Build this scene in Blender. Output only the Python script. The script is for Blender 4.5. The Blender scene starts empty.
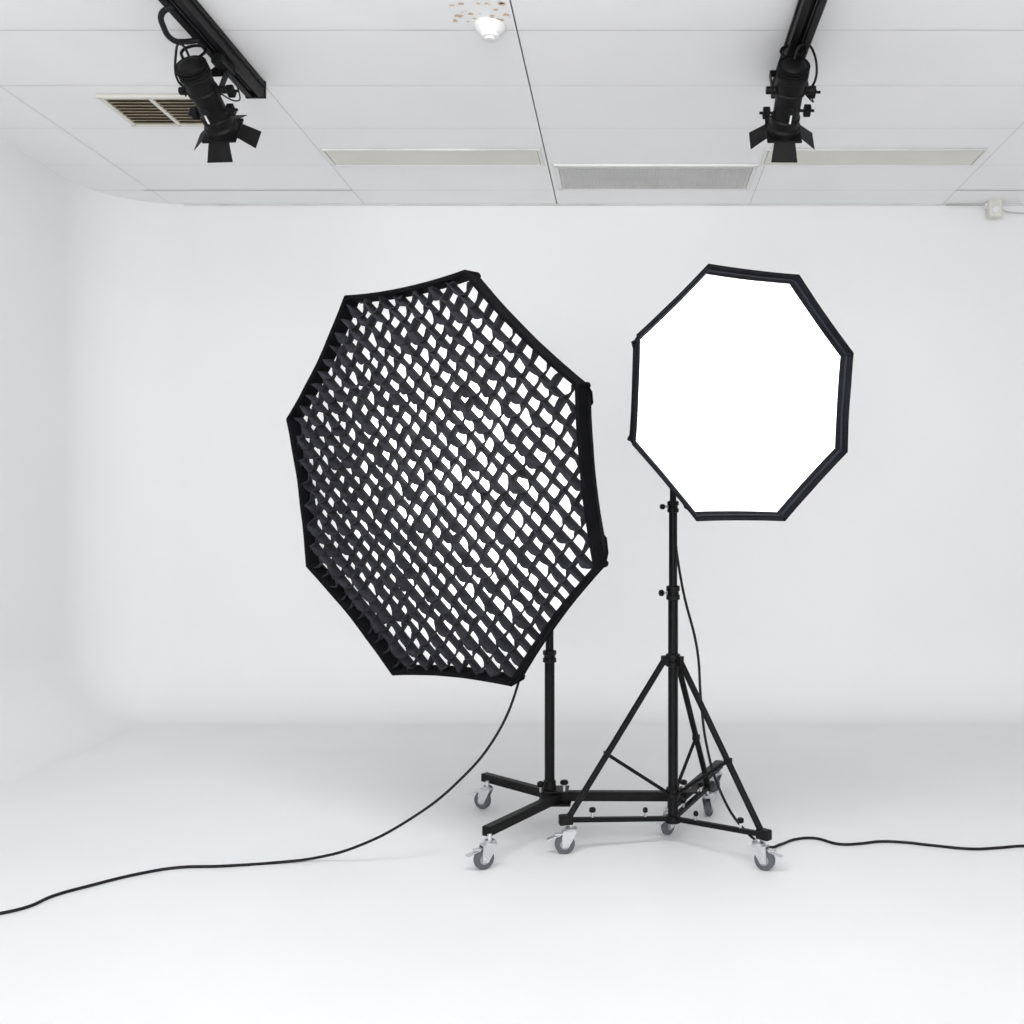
import bpy, math, random
from mathutils import Vector, Matrix, noise
random.seed(4)
S = bpy.context.scene
try:
    S.view_settings.view_transform = 'Standard'
    S.view_settings.look = 'None'
except Exception:
    pass
V = Vector

# ---------------------------------------------------------------- materials
def mat(name, col, rough=0.6, metal=0.0, var=0.0, vscale=8.0, bump=0.0, bscale=80.0, spec=0.5, sheen=0.0):
    m = bpy.data.materials.new(name); m.use_nodes = True
    nt = m.node_tree; b = nt.nodes['Principled BSDF']
    b.inputs['Roughness'].default_value = rough
    b.inputs['Metallic'].default_value = metal
    b.inputs['Specular IOR Level'].default_value = spec
    if sheen: b.inputs['Sheen Weight'].default_value = sheen
    tc = nt.nodes.new('ShaderNodeTexCoord')
    n = nt.nodes.new('ShaderNodeTexNoise'); n.inputs['Scale'].default_value = vscale
    n.inputs['Detail'].default_value = 4
    nt.links.new(tc.outputs['Object'], n.inputs['Vector'])
    r = nt.nodes.new('ShaderNodeValToRGB')
    lo = [max(0, c*(1-var)) for c in col]; hi = [min(1, c*(1+var)) for c in col]
    r.color_ramp.elements[0].position = .3; r.color_ramp.elements[1].position = .7
    r.color_ramp.elements[0].color = (*lo, 1); r.color_ramp.elements[1].color = (*hi, 1)
    nt.links.new(n.outputs['Fac'], r.inputs['Fac'])
    nt.links.new(r.outputs['Color'], b.inputs['Base Color'])
    if bump:
        n2 = nt.nodes.new('ShaderNodeTexNoise'); n2.inputs['Scale'].default_value = bscale
        nt.links.new(tc.outputs['Object'], n2.inputs['Vector'])
        bp = nt.nodes.new('ShaderNodeBump'); bp.inputs['Strength'].default_value = bump
        bp.inputs['Distance'].default_value = .01
        nt.links.new(n2.outputs['Fac'], bp.inputs['Height'])
        nt.links.new(bp.outputs['Normal'], b.inputs['Normal'])
    return m
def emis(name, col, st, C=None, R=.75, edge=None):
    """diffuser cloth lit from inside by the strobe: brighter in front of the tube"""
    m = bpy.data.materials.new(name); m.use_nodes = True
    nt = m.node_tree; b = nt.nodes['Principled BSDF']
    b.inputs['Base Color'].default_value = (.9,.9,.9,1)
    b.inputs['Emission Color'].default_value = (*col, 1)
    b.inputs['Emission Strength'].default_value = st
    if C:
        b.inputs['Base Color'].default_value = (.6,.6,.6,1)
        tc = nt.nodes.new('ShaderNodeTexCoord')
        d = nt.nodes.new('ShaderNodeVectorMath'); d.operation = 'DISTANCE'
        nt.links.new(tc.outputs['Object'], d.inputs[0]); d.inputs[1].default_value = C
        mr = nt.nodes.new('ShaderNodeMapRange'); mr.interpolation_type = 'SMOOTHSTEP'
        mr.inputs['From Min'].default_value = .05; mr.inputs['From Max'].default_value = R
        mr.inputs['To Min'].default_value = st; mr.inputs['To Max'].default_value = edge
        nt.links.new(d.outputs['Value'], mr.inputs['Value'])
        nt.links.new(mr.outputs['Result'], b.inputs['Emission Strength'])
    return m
CL = (-.713, 3.49, 1.318)
CRt = (.388, 3.27, 1.604)
M_wall = mat('wall_paint', (.875,.877,.882), .75, var=.010, vscale=1.2, bump=.03, bscale=40, spec=.2)
M_floor = mat('floor_paint', (.865,.868,.874), .45, var=.018, vscale=1.6, bump=.05, bscale=3, spec=.3)
M_ceil = mat('ceiling_paint', (.935,.935,.937), .8, var=.02, vscale=1.5, bump=.05, bscale=60, spec=.2)
M_joint = mat('joint_and_shade_grey', (.68,.68,.68), .9, var=.15, vscale=3)  # grey of the tile joints; also used for the painted corner shade line
M_jointd = mat('joint_gap', (.52,.52,.52), .9, var=.25, vscale=3)
M_black = mat('black_powdercoat', (.004,.004,.0045), .5, var=.2, vscale=30, spec=.16)
M_plast = mat('black_plastic', (.004,.004,.0045), .5, var=.2, vscale=30, spec=.18)
M_fab = mat('black_fabric', (.005,.005,.006), .9, var=.3, vscale=14, bump=.2, bscale=300, spec=.06)
M_grid = mat('grid_fabric', (.024,.024,.029), .8, var=.4, vscale=20, spec=.14)
M_navy = mat('navy_fabric', (.008,.0082,.012), .8, var=.3, vscale=14, bump=.2, bscale=300, spec=.10)
M_seam = mat('seam_tape', (.016,.017,.024), .7, var=.2, spec=.15)
M_chrome = mat('zinc_steel', (.62,.63,.65), .3, metal=.9, var=.06, vscale=60)
M_rub = mat('grey_rubber', (.085,.09,.105), .6, var=.1, vscale=40)
M_hubw = mat('caster_hub', (.30,.31,.33), .5, var=.05)
M_cable = mat('cable_rubber', (.006,.006,.007), .5, var=.2, spec=.2)
M_beige = mat('aged_diffuser', (.74,.73,.67), .6, var=.03, vscale=4)
M_frame = mat('white_metal', (.82,.82,.81), .5, var=.02)
M_brown = mat('brown_grille', (.36,.30,.22), .7, var=.25, vscale=12)
M_dark = mat('duct_dark', (.10,.08,.06), .9, var=.2)
M_vent = mat('vent_grey', (.78,.78,.77), .6, var=.04)
M_ventb = mat('vent_back', (.50,.50,.50), .9, var=.1, vscale=5)
M_peel = mat('peeled_paint', (.68,.50,.34), .9, var=.3, vscale=40)
M_al = mat('track_contact', (.18,.18,.19), .4, metal=.6, var=.1)
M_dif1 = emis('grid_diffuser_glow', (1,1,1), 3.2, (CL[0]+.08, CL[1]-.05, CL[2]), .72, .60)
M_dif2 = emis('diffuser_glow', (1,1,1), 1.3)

# ---------------------------------------------------------------- helpers
def empty(name, loc=(0,0,0)):
    e = bpy.data.objects.new(name, None); e.location = loc
    e.empty_display_size = .1
    S.collection.objects.link(e)
    return e
def obj(name, verts, faces, m, parent=None, smooth=False):
    me = bpy.data.meshes.new(name); me.from_pydata([tuple(v) for v in verts], [], faces)
    me.materials.append(m)
    if smooth:
        for p in me.polygons: p.use_smooth = True
    me.update()
    o = bpy.data.objects.new(name, me); S.collection.objects.link(o)
    if parent: setp(o, parent)
    return o
def setp(o, parent):
    o.parent = parent
    o.matrix_parent_inverse = Matrix.Translation(parent.location).inverted()
def bev(o, w=.002, seg=2):
    md = o.modifiers.new('bevel', 'BEVEL'); md.width = w; md.segments = seg; md.limit_method = 'ANGLE'
    return o
def frame(axis, ref=V((0,0,1))):
    a = V(axis).normalized()
    if abs(a.dot(ref)) > .98: ref = V((0,1,0))
    x = ref.cross(a).normalized(); y = a.cross(x)
    return x, y, a
def lathe(name, p0, axis, prof, m, parent=None, seg=24, smooth=True):
    x, y, a = frame(axis); p0 = V(p0); vs = []; fs = []
    for (t, r) in prof:
        for i in range(seg):
            an = 2*math.pi*i/seg
            vs.append(p0 + a*t + x*(r*math.cos(an)) + y*(r*math.sin(an)))
    for k in range(len(prof)-1):
        for i in range(seg):
            j = (i+1) % seg
            fs.append((k*seg+i, k*seg+j, (k+1)*seg+j, (k+1)*seg+i))
    fs.append(tuple(range(seg))[::-1]); fs.append(tuple((len(prof)-1)*seg+i for i in range(seg)))
    o = obj(name, vs, fs, m, parent)
    if smooth:
        for p in o.data.polygons:
            if len(p.vertices) == 4: p.use_smooth = True
        md = o.modifiers.new('es', 'EDGE_SPLIT'); md.split_angle = math.radians(35)
    return o
def cyl(name, p1, p2, r, m, parent=None, r2=None, seg=20):
    d = V(p2)-V(p1); L = d.length; b = min(.0015, L*.2, r*.3); r2 = r if r2 is None else r2
    return lathe(name, p1, d, [(0, r-b), (b, r), (L-b, r2), (L, r2-b)], m, parent, seg)
def box(name, c, size, m, parent=None, ax=None, b=.002):
    if ax is None: ax = (V((1,0,0)), V((0,1,0)), V((0,0,1)))
    c = V(c); vs = []
    for sx in (-.5,.5):
        for sy in (-.5,.5):
            for sz in (-.5,.5):
                vs.append(c + ax[0]*sx*size[0] + ax[1]*sy*size[1] + ax[2]*sz*size[2])
    fs = [(0,1,3,2),(4,6,7,5),(0,4,5,1),(2,3,7,6),(0,2,6,4),(1,5,7,3)]
    o = obj(name, vs, fs, m, parent)
    if b: bev(o, b)
    return o
def bar(name, p1, p2, w, h, m, parent, b=.003):
    p1 = V(p1); p2 = V(p2); d = (p2-p1); L = d.length; a = d.normalized()
    side = a.cross(V((0,0,1))).normalized(); up = side.cross(a)
    return box(name, (p1+p2)/2, (L, w, h), m, parent, (a, side, up), b)
def tube(name, pts, r, m, parent=None, cyclic=False, smooth=True):
    cu = bpy.data.curves.new(name, 'CURVE'); cu.dimensions = '3D'; cu.bevel_depth = r; cu.bevel_resolution = 3
    cu.resolution_u = 10; cu.use_fill_caps = True
    if smooth:
        sp = cu.splines.new('BEZIER'); sp.bezier_points.add(len(pts)-1)
        for p, q in zip(sp.bezier_points, pts):
            p.co = q; p.handle_left_type = p.handle_right_type = 'AUTO'
    else:
        sp = cu.splines.new('POLY'); sp.points.add(len(pts)-1)
        for p, q in zip(sp.points, pts): p.co = (*q, 1)
    sp.use_cyclic_u = cyclic
    cu.materials.append(m)
    o = bpy.data.objects.new(name, cu); S.collection.objects.link(o)
    dg = bpy.context.evaluated_depsgraph_get()
    me = bpy.data.meshes.new_from_object(o.evaluated_get(dg))
    bpy.data.objects.remove(o)
    o = bpy.data.objects.new(name, me); S.collection.objects.link(o)
    for p in me.polygons: p.use_smooth = True
    if parent: setp(o, parent)
    return o

# ---------------------------------------------------------------- room
XL, XR, YB, YF, H = -3.3, 3.7, 6.33, -4.5, 3.2
obj('floor', [(XL,YF,0),(XR,YF,0),(XR,YB,0),(XL,YB,0)], [(0,1,2,3)], M_floor)
CR, RC = .47, .48          # cove radius, plan corner radius
prof = [(CR - CR*math.sin(a), CR - CR*math.cos(a)) for a in [math.pi/2*i/20 for i in range(21)]] + [(0, 1.2), (0, 2.2), (0, H)]
prof[0] = (CR, 0.0005)
def sweep(name, path):
    vs = []; fs = []; n = len(prof)
    for (px, py, nx, ny) in path:
        for (e, z) in prof: vs.append((px+nx*e, py+ny*e, z))
    for k in range(len(path)-1):
        for i in range(n-1):
            fs.append((k*n+i, (k+1)*n+i, (k+1)*n+i+1, k*n+i+1))
    return obj(name, vs, fs, M_wall, smooth=True)
sweep('wall_left', [(XL, YF, 1, 0), (XL, 2, 1, 0), (XL, YB-RC, 1, 0)])
pth = []
for i in range(21):
    a = math.pi/2*i/20
    pth.append((XL+RC-RC*math.cos(a), YB-RC+RC*math.sin(a), math.cos(a), -math.sin(a)))
pth += [(0, YB, 0, -1), (XR, YB, 0, -1)]
sweep('wall_back', pth)
obj('wall_right', [(XR,YF,0),(XR,YB,0),(XR,YB,H),(XR,YF,H)], [(0,1,2,3)], M_wall)
ceil = obj('ceiling', [(XL,YF,H),(XR,YF,H),(XR,YB,H),(XL,YB,H)], [(0,3,2,1)], M_ceil)
def strips(name, L, m):
    vs = []; fs = []
    for x0, x1, y0, y1 in L:
        z = H-.0012; i = len(vs); vs.extend([(x0,y0,z),(x1,y0,z),(x1,y1,z),(x0,y1,z)]); fs.append((i,i+3,i+2,i+1))
    o = obj(name, vs, fs, m); o.parent = ceil
JX = [-2.90, -1.68, -.46, .76, 1.98, 3.2]
L = [(x-.0022, x+.0022, YF, YB) for x in JX]
for y, w in ((6.06,.0015),(5.63,.0012),(5.10,.0012),(4.60,.0015),(4.08,.0028),(3.56,.0015),(3.04,.0015),(2.5,.0015)):
    L.append((XL, XR, y-w, y+w))
strips('tile_joints', L, M_joint)
strips('open_joints', [(-2.95,-1.68,6.055,6.066),(1.98,3.7,6.055,6.066),(-.4622,-.4578,3.6,6.33)], M_jointd)
box('corner_shade_1', ((-2.82+XR)/2, YB-.004, H-.005), (XR+2.82, .008, .010), M_joint, b=0)  # grey strip painting in the shade line where back wall meets ceiling

# ---------------------------------------------------------------- ceiling fittings
def fluoro(x0, x1):
    e = empty('fluorescent_ceiling_light', ((x0+x1)/2, 5.49, H))
    y0, y1 = 5.38, 5.61
    box('diffuser_panel', ((x0+x1)/2, (y0+y1)/2, H-.006), (x1-x0-.02, y1-y0-.02, .008), M_beige, e, b=.001)
    for n, c, s in (('frame_front', ((x0+x1)/2, y0, H-.007), (x1-x0+.01, .010, .012)), ('frame_rear', ((x0+x1)/2, y1, H-.007), (x1-x0+.01, .012, .012)),
                    ('frame_a', (x0, (y0+y1)/2, H-.007), (.012, y1-y0, .012)), ('frame_b', (x1, (y0+y1)/2, H-.007), (.012, y1-y0, .012))):
        box(n, c, s, M_frame if n != 'frame_front' else M_joint, e, b=.001)
fluoro(-1.655, -.49); fluoro(.74, 1.92)

e = empty('return_air_grille', (.15, 5.85, H))
x0, x1, y0, y1 = -.415, .71, 5.62, 6.02
box('backing', ((x0+x1)/2, (y0+y1)/2, H-.003), (x1-x0, y1-y0, .004), M_ventb, e, b=0)
vs = []; fs = []
def addbox(c, s):
    i = len(vs)
    for sx in (-.5,.5):
        for sy in (-.5,.5):
            for sz in (-.5,.5): vs.append((c[0]+sx*s[0], c[1]+sy*s[1], c[2]+sz*s[2]))
    fs.extend([tuple(i+q for q in f) for f in [(0,1,3,2),(4,6,7,5),(0,4,5,1),(2,3,7,6),(0,2,6,4),(1,5,7,3)]])
n = 70
for k in range(n+1): addbox((x0+.02+(x1-x0-.04)*k/n, (y0+y1)/2, H-.008), (.007, y1-y0-.04, .006))
for k in range(13): addbox(((x0+x1)/2, y0+.02+(y1-y0-.04)*k/12, H-.008), (x1-x0-.04, .010, .006))
obj('egg_crate', vs, fs, M_vent, e)
for c, s in (((x0+x1)/2, y0), (x1-x0+.02, .024)), (((x0+x1)/2, y1), (x1-x0+.02, .024)), ((x0, (y0+y1)/2), (.024, y1-y0)), ((x1, (y0+y1)/2), (.024, y1-y0)):
    box('frame', (c[0], c[1], H-.007), (*s, .012), M_frame, e, b=.001)

e = empty('ceiling_air_vent', (-2.22, 4.86, H))
x0, x1, y0, y1 = -2.49, -1.97, 4.70, 5.03
box('duct_opening', ((x0+x1)/2, (y0+y1)/2, H-.003), (x1-x0, y1-y0, .004), M_dark, e, b=0)
for c, s in (((x0+x1)/2, y0), (x1-x0+.04, .022)), (((x0+x1)/2, y1), (x1-x0+.04, .022)), ((x0, (y0+y1)/2), (.022, y1-y0)), ((x1, (y0+y1)/2), (.022, y1-y0)), (((x0+x1)/2-.03, (y0+y1)/2), (.02, y1-y0)):
    box('frame', (c[0], c[1], H-.010), (*s, .016), M_beige, e, b=.002)
for k in range(9):
    yy = y0+.025+(y1-y0-.05)*k/8
    a = math.radians(35)
    box('louvre_%d' % (k+1), ((x0+x1)/2, yy, H-.011), (x1-x0-.02, .02, .003), M_brown, e, (V((1,0,0)), V((0,math.cos(a),math.sin(a))), V((0,-math.sin(a),math.cos(a)))), b=0)

e = empty('smoke_detector', (-.565, 4.04, H))
lathe('base', (-.565,4.04,H), (0,0,-1), [(0,.062),(.012,.064),(.016,.058),(.03,.05),(.04,.036),(.05,.034),(.054,.02)], M_frame, e, 32)
cyl('sensor_cage', (-.565,4.04,H-.05), (-.565,4.04,H-.062), .022, M_vent, e)
vs = []; fs = []
for k in range(26):
    cx, cy = -.60+random.uniform(-.10,.13), 3.93+random.uniform(-.08,.10); r = random.uniform(.003,.013); i = len(vs); m_ = 9
    for q in range(m_):
        rr = r*random.uniform(.35,1.3); a = 2*math.pi*q/m_
        vs.append((cx+rr*1.5*math.cos(a), cy+rr*math.sin(a), H-.0025))
    fs.append(tuple(range(i, i+m_))[::-1])
pf = obj('peeled_paint_patch', vs, fs, M_peel); pf.parent = ceil

e = empty('wall_motion_sensor', (2.28, 6.3, 3.17))
box('mount', (2.28, 6.305, 3.18), (.09, .05, .035), M_frame, e, b=.006)
box('housing', (2.285, 6.265, 3.150), (.085, .06, .11), M_beige, e, b=.012)
lathe('lens', (2.285, 6.237, 3.14), (0,-1,-.3), [(0,.026),(.008,.022),(.012,.012)], M_vent, e)
tube('wire', [(2.0,6.31,3.190),(2.15,6.31,3.188),(2.29,6.3,3.18),(2.34,6.3,3.155),(2.42,6.31,3.14),(2.7,6.31,3.15)], .004, M_jointd, e)

# ---------------------------------------------------------------- tracks and spots
def track(x):
    e = empty('lighting_track', (x, 2.5, H))
    y0, y1 = -.5, 4.55
    W, HH = .085, .075
    pr = [(-W/2,0),(-W/2,-HH),(-.014,-HH),(-.014,-HH+.03),(.014,-HH+.03),(.014,-HH),(W/2,-HH),(W/2,0)]
    vs = [(x+a, y, H+b) for y in (y0, y1) for a, b in pr]; n = len(pr)
    fs = [(i, (i+1) % n, n+(i+1) % n, n+i) for i in range(n)] + [tuple(range(n))[::-1], tuple(range(n, 2*n))]
    bev(obj('channel', vs, fs, M_black, e), .002)
    for s in (-1, 1): box('contact_%d' % (s+2), (x+s*.011, (y0+y1)/2, H-HH+.018), (.003, y1-y0-.04, .006), M_al, e, b=0)
    box('end_cap', (x, y1+.008, H-HH/2), (W+.008, .016, HH+.004), M_plast, e, b=.003)
    for s in (-1,1): cyl('side_lip_%d' % (s+2), (x+s*(W/2+.003), y0, H-.03), (x+s*(W/2+.003), y1, H-.03), .004, M_black, e)
track(-1.705); track(.69)

def spot(x, y, z, yaw, tx, flip):
    e = empty('track_spotlight', (x, y, z))
    d = V((math.sin(yaw)*.86, math.cos(yaw)*.86, -.51)).normalized()
    sx, up, _ = frame(d)
    if up.z < 0: up = -up
    sx = d.cross(up)
    p = V((x, y, z))
    lathe('lamp_housing', p, d, [(0,.02),(.006,.045),(.02,.058),(.05,.062),(.055,.066),(.065,.066),(.07,.060),(.12,.060),(.125,.064),(.135,.064),(.14,.056),(.25,.056),(.255,.062),(.29,.062),(.30,.070),(.325,.070),(.33,.062),(.322,.045)], M_black, e, 32)
    for k in range(5): lathe('cooling_fin_%d' % (k+1), p+d*(.014+.012*k), d, [(0,.066),(.003,.066)], M_black, e, 28)
    cyl('focus_knob', p+d*.2+up*.05, p+d*.2+up*.085, .012, M_plast, e)
    cyl('lens_barrel_slot', p+d*.19-up*.05, p+d*.19-up*.062, .018, M_plast, e)
    box('rating_label', p+d*.23-up*.0565+sx*flip*.012, (.007, .04, .004), M_vent, e, (sx, d, up), b=0)
    piv = p+d*.13
    for s in (-1, 1):
        box('yoke_arm_%d' % (s+2), piv+sx*s*.075+up*.045, (.005, .03, .13), M_black, e, (sx, d, up))
        cyl('yoke_knob_%d' % (s+2), piv+sx*s*.06, piv+sx*s*.10, .016, M_plast, e)
    box('yoke_bridge', piv+up*.11, (.155, .03, .006), M_black, e, (sx, d, up))
    top = V((tx, piv.y+.03, H-.085))
    cyl('yoke_stem', piv+up*.11, top, .009, M_black, e)
    box('track_adapter', top+V((0,.0,.0)), (.05, .13, .05), M_plast, e, b=.005)
    hp = [p+d*.0+sx*s+up*t for s, t in ((-.035,.03),(-.05,.07),(-.03,.10),(.03,.10),(.05,.07),(.035,.03))]
    tube('rear_handle', hp, .006, M_black, e)
    f = p+d*.33
    box('gel_frame', f, (.15, .15, .01), M_black, e, (sx, up, d), b=.003)
    for k, (o, t) in enumerate(((up, sx), (-up, sx), (sx, up), (-sx, up))):
        sp = math.radians(52 if k > 0 else 65)
        q = (d*math.cos(sp)+o*math.sin(sp)).normalized()
        L = .085
        base = f+o*.072
        w0, w1 = .045, .042 if k > 1 else .045
        nn = q.cross(t).normalized()*.0012
        vs = []
        for sgn in (-1, 1):
            for (a, b) in ((-w0, 0), (w0, 0), (w1+.012, L), (-w1-.012, L)):
                vs.append(base+t*a+q*b+nn*sgn)
        obj('barn_door_%d' % (k+1), vs, [(0,1,2,3),(7,6,5,4),(0,4,5,1),(1,5,6,2),(2,6,7,3),(3,7,4,0)], M_black, e)
        cyl('hinge_%d' % (k+1), base-t*.05, base+t*.05, .005, M_plast, e)
    s = flip
    tube('power_lead', [p-d*.0+up*.02, p-d*.04+sx*s*.02+up*.05, p+sx*s*.09+up*.09+d*.02, p+sx*s*.10+up*.03+d*.12, p+sx*s*.06+up*.11+d*.17, top+V((0,-.02,0))], .005, M_cable, e)
    tube('safety_cable', [piv+sx*.05, piv+sx*.11+up*.02+d*.07, piv+sx*.10+up*.09+d*.08, top+V((0,.05,0))], .003, M_cable, e)
    for q, (a_, b_, c_) in enumerate(((.10,.03,.16),(.085,-.01,.22),(-.085,.0,.24))):
        box('clamp_%d' % (q+1), piv+sx*a_+up*b_+d*(c_-.13), (.03,.045,.03), M_plast, e, (sx,d,up), b=.004)
        cyl('clamp_pin_%d' % (q+1), piv+sx*a_*.6+up*b_+d*(c_-.13), piv+sx*a_*1.35+up*b_+d*(c_-.13), .006, M_plast, e)
spot(-1.785, 4.05, 3.055, .08, -1.705, -1)
spot(.668, 4.05, 3.055, -.01, .69, 1)
e = empty('track_feed_cable', (-1.78, 3.8, 3.1))
tube('cable', [(-1.70,3.72,3.112),(-1.745,3.73,3.09),(-1.765,3.79,3.065),(-1.77,3.87,3.06),(-1.755,3.95,3.09),(-1.72,3.98,3.110)], .011, M_cable, e)

# ---------------------------------------------------------------- softboxes
def softbox(C, n, R, sag, depth, lip, rimw, slant, mfab, mdif, grid, headlen, roll=0):
    C = V(C); n = V(n).normalized()
    z = V((0,0,1)); u = n.cross(z).normalized()
    if u.x < 0: u = -u
    w = (z - n*z.dot(n)).normalized()
    cr, sr = math.cos(math.radians(roll)), math.sin(math.radians(roll))
    u, w = u*cr+w*sr, w*cr-u*sr
    P = lambda a, b, t: C + u*a + w*b - n*t
    e = empty('octagonal_softbox', tuple(C))
    NS = 10
    def outline(r, sg):
        out = []
        for k in range(8):
            a0 = math.radians(22.5+45*k); a1 = a0+math.pi/4; am = (a0+a1)/2
            x0, y0, x1, y1 = r*math.cos(a0), r*math.sin(a0), r*math.cos(a1), r*math.sin(a1)
            for i in range(NS):
                f = i/NS; g = 4*f*(1-f)*sg
                out.append((x0+(x1-x0)*f-math.cos(am)*g, y0+(y1-y0)*f-math.sin(am)*g))
        return out
    def rings(name, spec, m, cap=False):
        vs = []; fs = []; N = 8*NS
        for k, (r, t) in enumerate(spec):
            for i, (a, b) in enumerate(outline(r, sag*r/R)):
                wob = noise.noise(V((a*9, b*9, t*6)))*.003
                vs.append(P(a, b, t+wob))
        for k in range(len(spec)-1):
            for i in range(N):
                j = (i+1) % N
                fs.append((k*N+i, k*N+j, (k+1)*N+j, (k+1)*N+i))
        if cap: fs.append(tuple((len(spec)-1)*N+i for i in range(N)))
        return obj(name, vs, fs, m, e, smooth=False)
    rin = R-rimw-slant
    rings('fabric_shell', [(rin-.003, lip+.010), (rin, lip), (R-rimw, .003), (R-rimw*.8, 0), (R-rimw*.2, -.001), (R, .004), (R-slant*.4, lip*.5), (R-slant, lip+.01), (R-slant-.010, lip+.016), (R*.91, depth*.32), (R*.80, depth*.55), (R*.62, depth*.76), (R*.42, depth*.9), (R*.2, depth)], mfab, True)
    if not grid:
        q = .45
        rings('edge_binding', [(R-rimw-slant*q+.001, lip*q-.001), (R-rimw-slant*q-.001, lip*q-.0025), (R-rimw-slant*q-.005, lip*(q+.12)), (R-rimw-slant*q-.004, lip*(q+.14)+.002)], M_seam)
    rings('piping', [(R-slant+.0008, lip+.004), (R-slant+.004, lip+.008), (R-slant-.001, lip+.013)], mfab)
    ol = outline(rin, sag); vs = [P(a, b, lip+.003) for a, b in ol]+[P(0,0,lip)]
    obj('diffuser', vs, [(i, (i+1) % len(ol), len(ol)) for i in range(len(ol))], mdif, e)
    for k in range(8):
        a = math.radians(22.5+45*k); ca, sa = math.cos(a), math.sin(a)
        r0 = .009 if grid else .006
        p0 = P((R-.009)*ca, (R-.009)*sa, .001); p1 = P((R-slant-.008)*ca, (R-slant-.008)*sa, lip+.03)
        LL = (p1-p0).length
        lathe('corner_pocket_%d' % (k+1), p0, p1-p0, [(0,r0*.6),(.003,r0),(LL*.6,r0*1.2),(LL*.85,r0*1.3),(LL,r0*.6)], mfab, e, 14)
        tube('rib_%d' % (k+1), [P(R*f*ca, R*f*sa, t+.003) for f, t in (((R-slant)/R-.01,lip+.014),(.91,depth*.32),(.80,depth*.55),(.62,depth*.76),(.42,depth*.9),(.2,depth))], .0045, mfab, e, smooth=False)
    if grid:
        c = .0585; ap = (R-rimw)*math.cos(math.pi/8)-sag*.75
        vs = []; fs = []
        t0, t1 = .006, lip-.004
        def disp(a, b, fr):
            k = .016 if fr else .003
            return noise.noise(V((a*16, b*16, 1.3+fr*.7)))*k, noise.noise(V((a*16, b*16, 7.7+fr*.7)))*k
        for fam in (0, 1):
            dx, dy = (math.cos(math.pi/4), math.sin(math.pi/4)) if fam == 0 else (math.cos(math.pi/4), -math.sin(math.pi/4))
            nx, ny = -dy, dx
            for k in range(-16, 17):
                off = (k+.5)*c; lo, hi = -5, 5
                for q in range(8):
                    an = math.pi/4*q; mx, my = math.cos(an), math.sin(an)
                    A = mx*dx+my*dy; B = ap - off*(mx*nx+my*ny)
                    if abs(A) < 1e-6:
                        if B < 0: lo, hi = 1, 0
                    elif A > 0: hi = min(hi, B/A)
                    else: lo = max(lo, B/A)
                if hi-lo < .02: continue
                lo -= .004; hi += .004
                m_ = max(2, int((hi-lo)/.0117))
                for i in range(m_+1):
                    s = lo+(hi-lo)*i/m_
                    a, b = dx*s+nx*off, dy*s+ny*off
                    cell = math.floor(s/c-.5)
                    # each length of cloth bellies one way or the other between the joints
                    bw = noise.cell(V((cell+.5, k*3.7+.5, fam*11.3)))*.013-.0065
                    bow = math.sin(math.pi*(s/c-.5-cell))*bw
                    drop = math.sin(math.pi*(s/c-.5-cell))*.004
                    f1, f2 = disp(a, b, 1); g1, g2 = disp(a, b, 0)
                    i0 = len(vs)
                    vs.append(P(a+f1+nx*bow, b+f2+ny*bow-drop, t0+abs(math.sin(math.pi*(s/c-.5)))*.006)); vs.append(P(a+g1+nx*bow*.5, b+g2+ny*bow*.5, (t0+t1)/2)); vs.append(P(a, b, t1))
                    if i:
                        fs.append((i0-3, i0, i0+1, i0-2)); fs.append((i0-2, i0+1, i0+2, i0-1))
        g = obj('honeycomb_grid', vs, fs, M_grid, e, smooth=True)
        md = g.modifiers.new('thick', 'SOLIDIFY'); md.thickness = .004; md.offset = 0
    lathe('speed_ring', P(0,0,depth-.02), -n, [(0,R*.19),(.005,R*.21),(.03,R*.21),(.035,.07),(.05,.07)], M_black, e, 32)
    lathe('strobe_head', P(0,0,depth+.028), -n, [(0,.06),(.004,.064),(.05,.064),(.055,.060),(headlen-.02,.060),(headlen-.008,.056),(headlen,.04)], M_plast, e, 32)
    return P

P1 = softbox(CL, (-.545,-.825,-.143), .757, .015, .47, .052, .018, .010, M_fab, M_dif1, True, .24, roll=1.2)
P2 = softbox(CRt, (.415,-.905,-.10), .444, .003, .34, .034, .006, .024, M_navy, M_dif2, False, .24)

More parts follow.
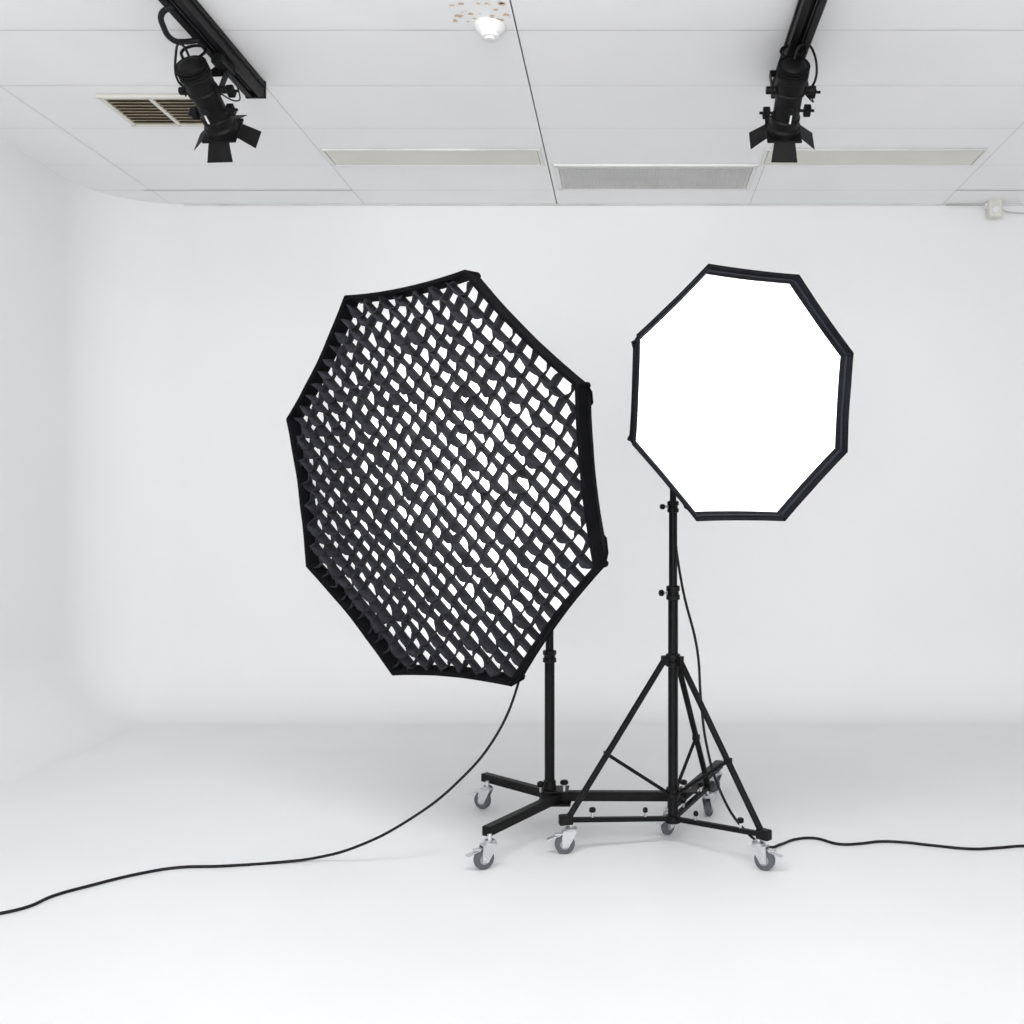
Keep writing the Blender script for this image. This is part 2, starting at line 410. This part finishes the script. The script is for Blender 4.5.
# ---------------------------------------------------------------- casters
def caster(x, y, ang, zt, parent, i):
    R = .036; h = V((math.cos(ang), math.sin(ang), 0)); s = V((-h.y, h.x, 0)); up = V((0,0,1))
    c = V((x, y, R)); g = 'caster_%d_' % i
    lathe(g+'tyre', c-s*.012, s, [(0,R-.012),(0.001,R-.004),(.005,R),(.019,R),(.023,R-.004),(.024,R-.012)], M_rub, parent, 28)
    lathe(g+'hub', c-s*.0135, s, [(0,.008),(0.0005,.018),(.0265,.018),(.027,.008)], M_hubw, parent, 24)
    cyl(g+'axle', c-s*.021, c+s*.021, .006, M_chrome, parent)
    st = c-h*.022
    for q in (-1, 1):
        o_ = s*q*.0175; t = s*.0012
        pl = [c-h*.010-up*.010, c+h*.010-up*.010, c+h*.012+up*.020, st+h*.030+up*.048, st-h*.020+up*.048, c-h*.026+up*.014]
        vs = [p_+o_-t for p_ in pl]+[p_+o_+t for p_ in pl]; n = len(pl)
        fs = [tuple(range(n)), tuple(range(n, 2*n))[::-1]]+[(i_, n+i_, n+(i_+1) % n, (i_+1) % n) for i_ in range(n)]
        obj(g+'fork_%d' % (q+2), vs, fs, M_chrome, parent)
    box(g+'fork_top', st+h*.005+up*.0475, (.052, .038, .004), M_chrome, parent, (h, s, up), .001)
    lathe(g+'swivel', st+up*.048, up, [(0,.022),(.004,.024),(.008,.024),(.014,.016)], M_chrome, parent)
    cyl(g+'stem', st+up*.058, V((st.x, st.y, zt)), .008, M_chrome, parent)
    box(g+'brake_lever', c+h*.040+up*.026, (.05, .026, .003), M_chrome, parent, (((h*.9+up*-.25)).normalized(), s, ((up*.9+h*.25)).normalized()), .001)
    box(g+'brake_arm', c+h*.022+up*.036, (.03, .02, .006), M_chrome, parent, (h, s, up), .001)
def knob(name, p, d, parent, r=.014):
    p = V(p); d = V(d).normalized()
    cyl(name+'_screw', p, p+d*.03, .005, M_chrome, parent, seg=10)
    lathe(name, p+d*.026, d, [(0,r*.6),(.003,r),(.014,r),(.018,r*.7)], M_plast, parent, 8, smooth=False)
def collar(name, x, y, z, r, parent, h=.05):
    lathe(name, (x,y,z-h/2), (0,0,1), [(0,r),(.003,r+.007),(h*.35,r+.007),(h*.4,r+.003),(h*.6,r+.003),(h*.65,r+.007),(h-.003,r+.007),(h,r)], M_plast, parent)

# rolling stand of the big softbox
e = empty('rolling_light_stand', (-.315, 3.93, 0))
hx, hy = -.315, 3.93; ZL = .118
cyl('column_lower', (hx,hy,.09), (hx,hy,.66), .0195, M_black, e, seg=28)
cyl('column_upper', (hx,hy,.64), (hx,hy,1.32), .0155, M_black, e, seg=28)
collar('column_collar', hx, hy, .665, .0195, e, .05)
lathe('base_hub', (hx,hy,.088), (0,0,1), [(0,.03),(.003,.036),(.05,.036),(.055,.026),(.09,.024)], M_black, e)
box('hub_plate', (hx+.02,hy,.093), (.13,.11,.008), M_black, e)
box('hub_plate_top', (hx+.02,hy,.142), (.11,.10,.006), M_black, e)
L1, L2 = (-.615,4.22,ZL), (-.500,3.475,ZL)
bar('leg_1', (hx+.02,hy-.0,ZL), L1, .034, .034, M_black, e)
bar('leg_2', (hx+.03,hy-.03,ZL), L2, .034, .034, M_black, e)
bar('spine_bar', (hx+.02,hy,ZL), (.222,3.925,ZL), .036, .036, M_black, e)
bar('cross_bar', (.158,3.80,ZL), (.398,4.44,ZL), .034, .034, M_black, e)
box('cross_plate', (.215,3.93,.140), (.10,.09,.006), M_black, e)
knob('hub_knob_1', (hx+.06,hy-.04,.145), (0,0,1), e, .016); knob('hub_knob_2', (hx-.03,hy-.05,.145), (0,-.3,1), e, .014)
knob('cross_knob', (.21,3.90,.143), (0,0,1), e, .014)
cyl('hub_bolt', (.235,3.95,.13), (.235,3.95,.155), .008, M_chrome, e)
caster(-.612,4.16, 2.8, ZL, e, 1); caster(-.502,3.44, 3.7, ZL, e, 2)
caster(.146,3.82, -2.2, ZL, e, 3); caster(.366,4.42, 2.4, ZL, e, 4)
hd = P1(0,0,.60)
cyl('stand_spigot', (hx,hy,1.30), (hx,hy,1.345), .012, M_chrome, e)
box('tilt_bracket', V((hx,hy,1.35)), (.045,.05,.06), M_plast, e, b=.006)
bar('bracket_arm', (hx,hy,1.35), hd-V((0,0,.045)), .03, .03, M_plast, e)
knob('tilt_handle', (hx+.02,hy,1.35), (1,.2,0), e, .02)

# tripod stand of the small softbox
tx, ty = .161, 3.72
e = empty('tripod_light_stand', (tx, ty, 0))
cyl('column_lower', (tx,ty,.080), (tx,ty,.93), .0185, M_black, e, seg=28)
cyl('column_middle', (tx,ty,.92), (tx,ty,1.25), .0155, M_black, e, seg=28)
cyl('column_upper', (tx,ty,1.24), (tx,ty,1.57), .012, M_black, e, seg=24)
collar('column_collar_1', tx, ty, .93, .0185, e, .055)
collar('column_collar_2', tx, ty, 1.25, .0145, e, .045)
knob('column_knob_1', (tx-.01,ty,.93), (-1,-.3,0), e, .012); knob('column_knob_2', (tx-.006,ty,1.25), (-1,-.3,0), e, .010)
collar('apex_collar', tx, ty, .68, .020, e, .05)
collar('brace_collar', tx, ty, .19, .019, e, .035)
lathe('foot_boss', (tx,ty,.074), (0,0,1), [(0,.02),(.003,.028),(.028,.028),(.03,.02)], M_black, e)
feet = [V((-.234,3.60,0)), V((.463,3.43,0)), V((.322,4.06,0))]
angs = [3.35, -.5, 1.2]
for i, f in enumerate(feet):
    d = V((f.x-tx, f.y-ty, 0)); L = d.length; d.normalize(); sd = V((-d.y, d.x, 0))
    top = V((tx,ty,.68))+d*.035; bot = V((tx,ty,.125))+d*(L-.012)
    cyl('leg_%d' % (i+1), top, bot, .0115, M_black, e)
    box('apex_lug_%d' % (i+1), V((tx,ty,.68))+d*.03, (.03,.022,.035), M_plast, e, (d, sd, V((0,0,1))))
    mid = top.lerp(bot, .60)
    cyl('brace_%d' % (i+1), V((tx,ty,.19))+d*.025, mid, .0065, M_black, e)
    box('brace_joint_%d' % (i+1), mid, (.022,.026,.022), M_plast, e, (d, sd, V((0,0,1))))
    sp0 = V((tx,ty,.092))+d*.02; sp1 = V((tx,ty,.122))+d*(L+.01)
    bar('spreader_%d' % (i+1), sp0, sp1, .02, .017, M_black, e)
    knob('spreader_knob_%d' % (i+1), sp0.lerp(sp1, .72)+V((0,0,.0)), (0,0,1), e, .012)
    knob('spreader_knob_low_%d' % (i+1), sp0.lerp(sp1, .22)+V((0,0,.0)), (0,-.2,1), e, .009)
    box('foot_clamp_%d' % (i+1), V((tx,ty,.122))+d*(L-.004), (.05,.032,.036), M_plast, e, (d, sd, V((0,0,1))), .005)
    caster(f.x, f.y, angs[i], .12, e, i+1)
hd = P2(0,0,.46)
cyl('stand_spigot', (tx,ty,1.56), (tx,ty,1.60), .010, M_chrome, e)
box('tilt_bracket', V((tx,ty,1.595)), (.04,.045,.05), M_plast, e, b=.006)
bar('bracket_arm', (tx,ty,1.595), hd-V((0,0,.03)), .026, .03, M_plast, e)
knob('tilt_handle', (tx-.02,ty,1.595), (-1,-.2,0), e, .018)

# ---------------------------------------------------------------- cables
e = empty('power_cable', (-.9, 3.5, 0))
r = .005
pts = [(-.35,4.02,1.37),(-.36,3.93,1.10),(-.385,3.80,.78),(-.407,3.70,.615),(-.487,3.65,.415),(-.625,3.57,.255),(-.775,3.50,.150),(-.95,3.50,.060),(-1.10,3.515,.014),(-1.24,3.49,r),(-1.414,3.455,r),(-1.56,3.44,r),(-1.66,3.38,r),(-1.766,3.27,r),(-1.835,3.18,r),(-1.862,3.09,r),(-1.93,3.03,r),(-2.05,2.98,r),(-2.3,2.95,r),(-2.8,2.8,r)]
tube('cord', pts, r, M_cable, e)
e = empty('power_cable', (.9, 3.7, 0))
pts = [(.18,3.78,1.62),(.16,3.79,1.40),(.17,3.78,1.15),(.20,3.77,.94),(.255,3.78,.71),(.268,3.76,.52),(.285,3.73,.37),(.33,3.68,.21),(.41,3.62,.085),(.50,3.63,.016),(.56,3.69,r),(.62,3.745,r),(.69,3.76,r),(.775,3.69,r),(.85,3.695,r),(.93,3.72,r),(1.02,3.71,r),(1.10,3.68,r),(1.25,3.636,r),(1.35,3.65,r),(1.446,3.67,r),(1.7,3.66,r),(2.2,3.8,r),(3.0,3.8,r)]
tube('cord', pts, r, M_cable, e)

# ---------------------------------------------------------------- light
w = bpy.data.worlds.new('studio_world'); S.world = w; w.use_nodes = True
bg = w.node_tree.nodes['Background']; bg.inputs[0].default_value = (.98,.985,1,1); bg.inputs[1].default_value = .68
def area(name, loc, tgt, sx, sy, p, col=(1,1,1)):
    l = bpy.data.lights.new(name, 'AREA'); l.shape = 'RECTANGLE'; l.size = sx; l.size_y = sy; l.energy = p; l.color = col
    o = bpy.data.objects.new(name, l); o.location = loc
    o.rotation_euler = (V(tgt)-V(loc)).to_track_quat('-Z', 'Y').to_euler()
    S.collection.objects.link(o); return o
area('front_fill', (-.8,-4.3,1.8), (-.2,5.5,2.0), 4.5, 2.4, 88)  # added fill behind the camera to light the back wall; no known window
area('ceiling_fill', (.2,-2.2,.9), (.2,4.2,3.7), 3.0, 1.2, 88)  # unseen uplight added to brighten the ceiling
area('overhead_fill', (-.5,2.1,3.04), (-.6,6.0,.25), 2.6, .5, 44)  # lamp added above the view to lift the middle of the floor

# ---------------------------------------------------------------- camera
cd = bpy.data.cameras.new('camera'); cam = bpy.data.objects.new('camera', cd); S.collection.objects.link(cam)
cam.location = (0,0,1.2); cam.rotation_euler = (math.pi/2,0,0)
cd.sensor_width = 36; cd.lens = 35.16; cd.shift_x = -.115; cd.shift_y = .008; cd.clip_start = .05
S.camera = cam
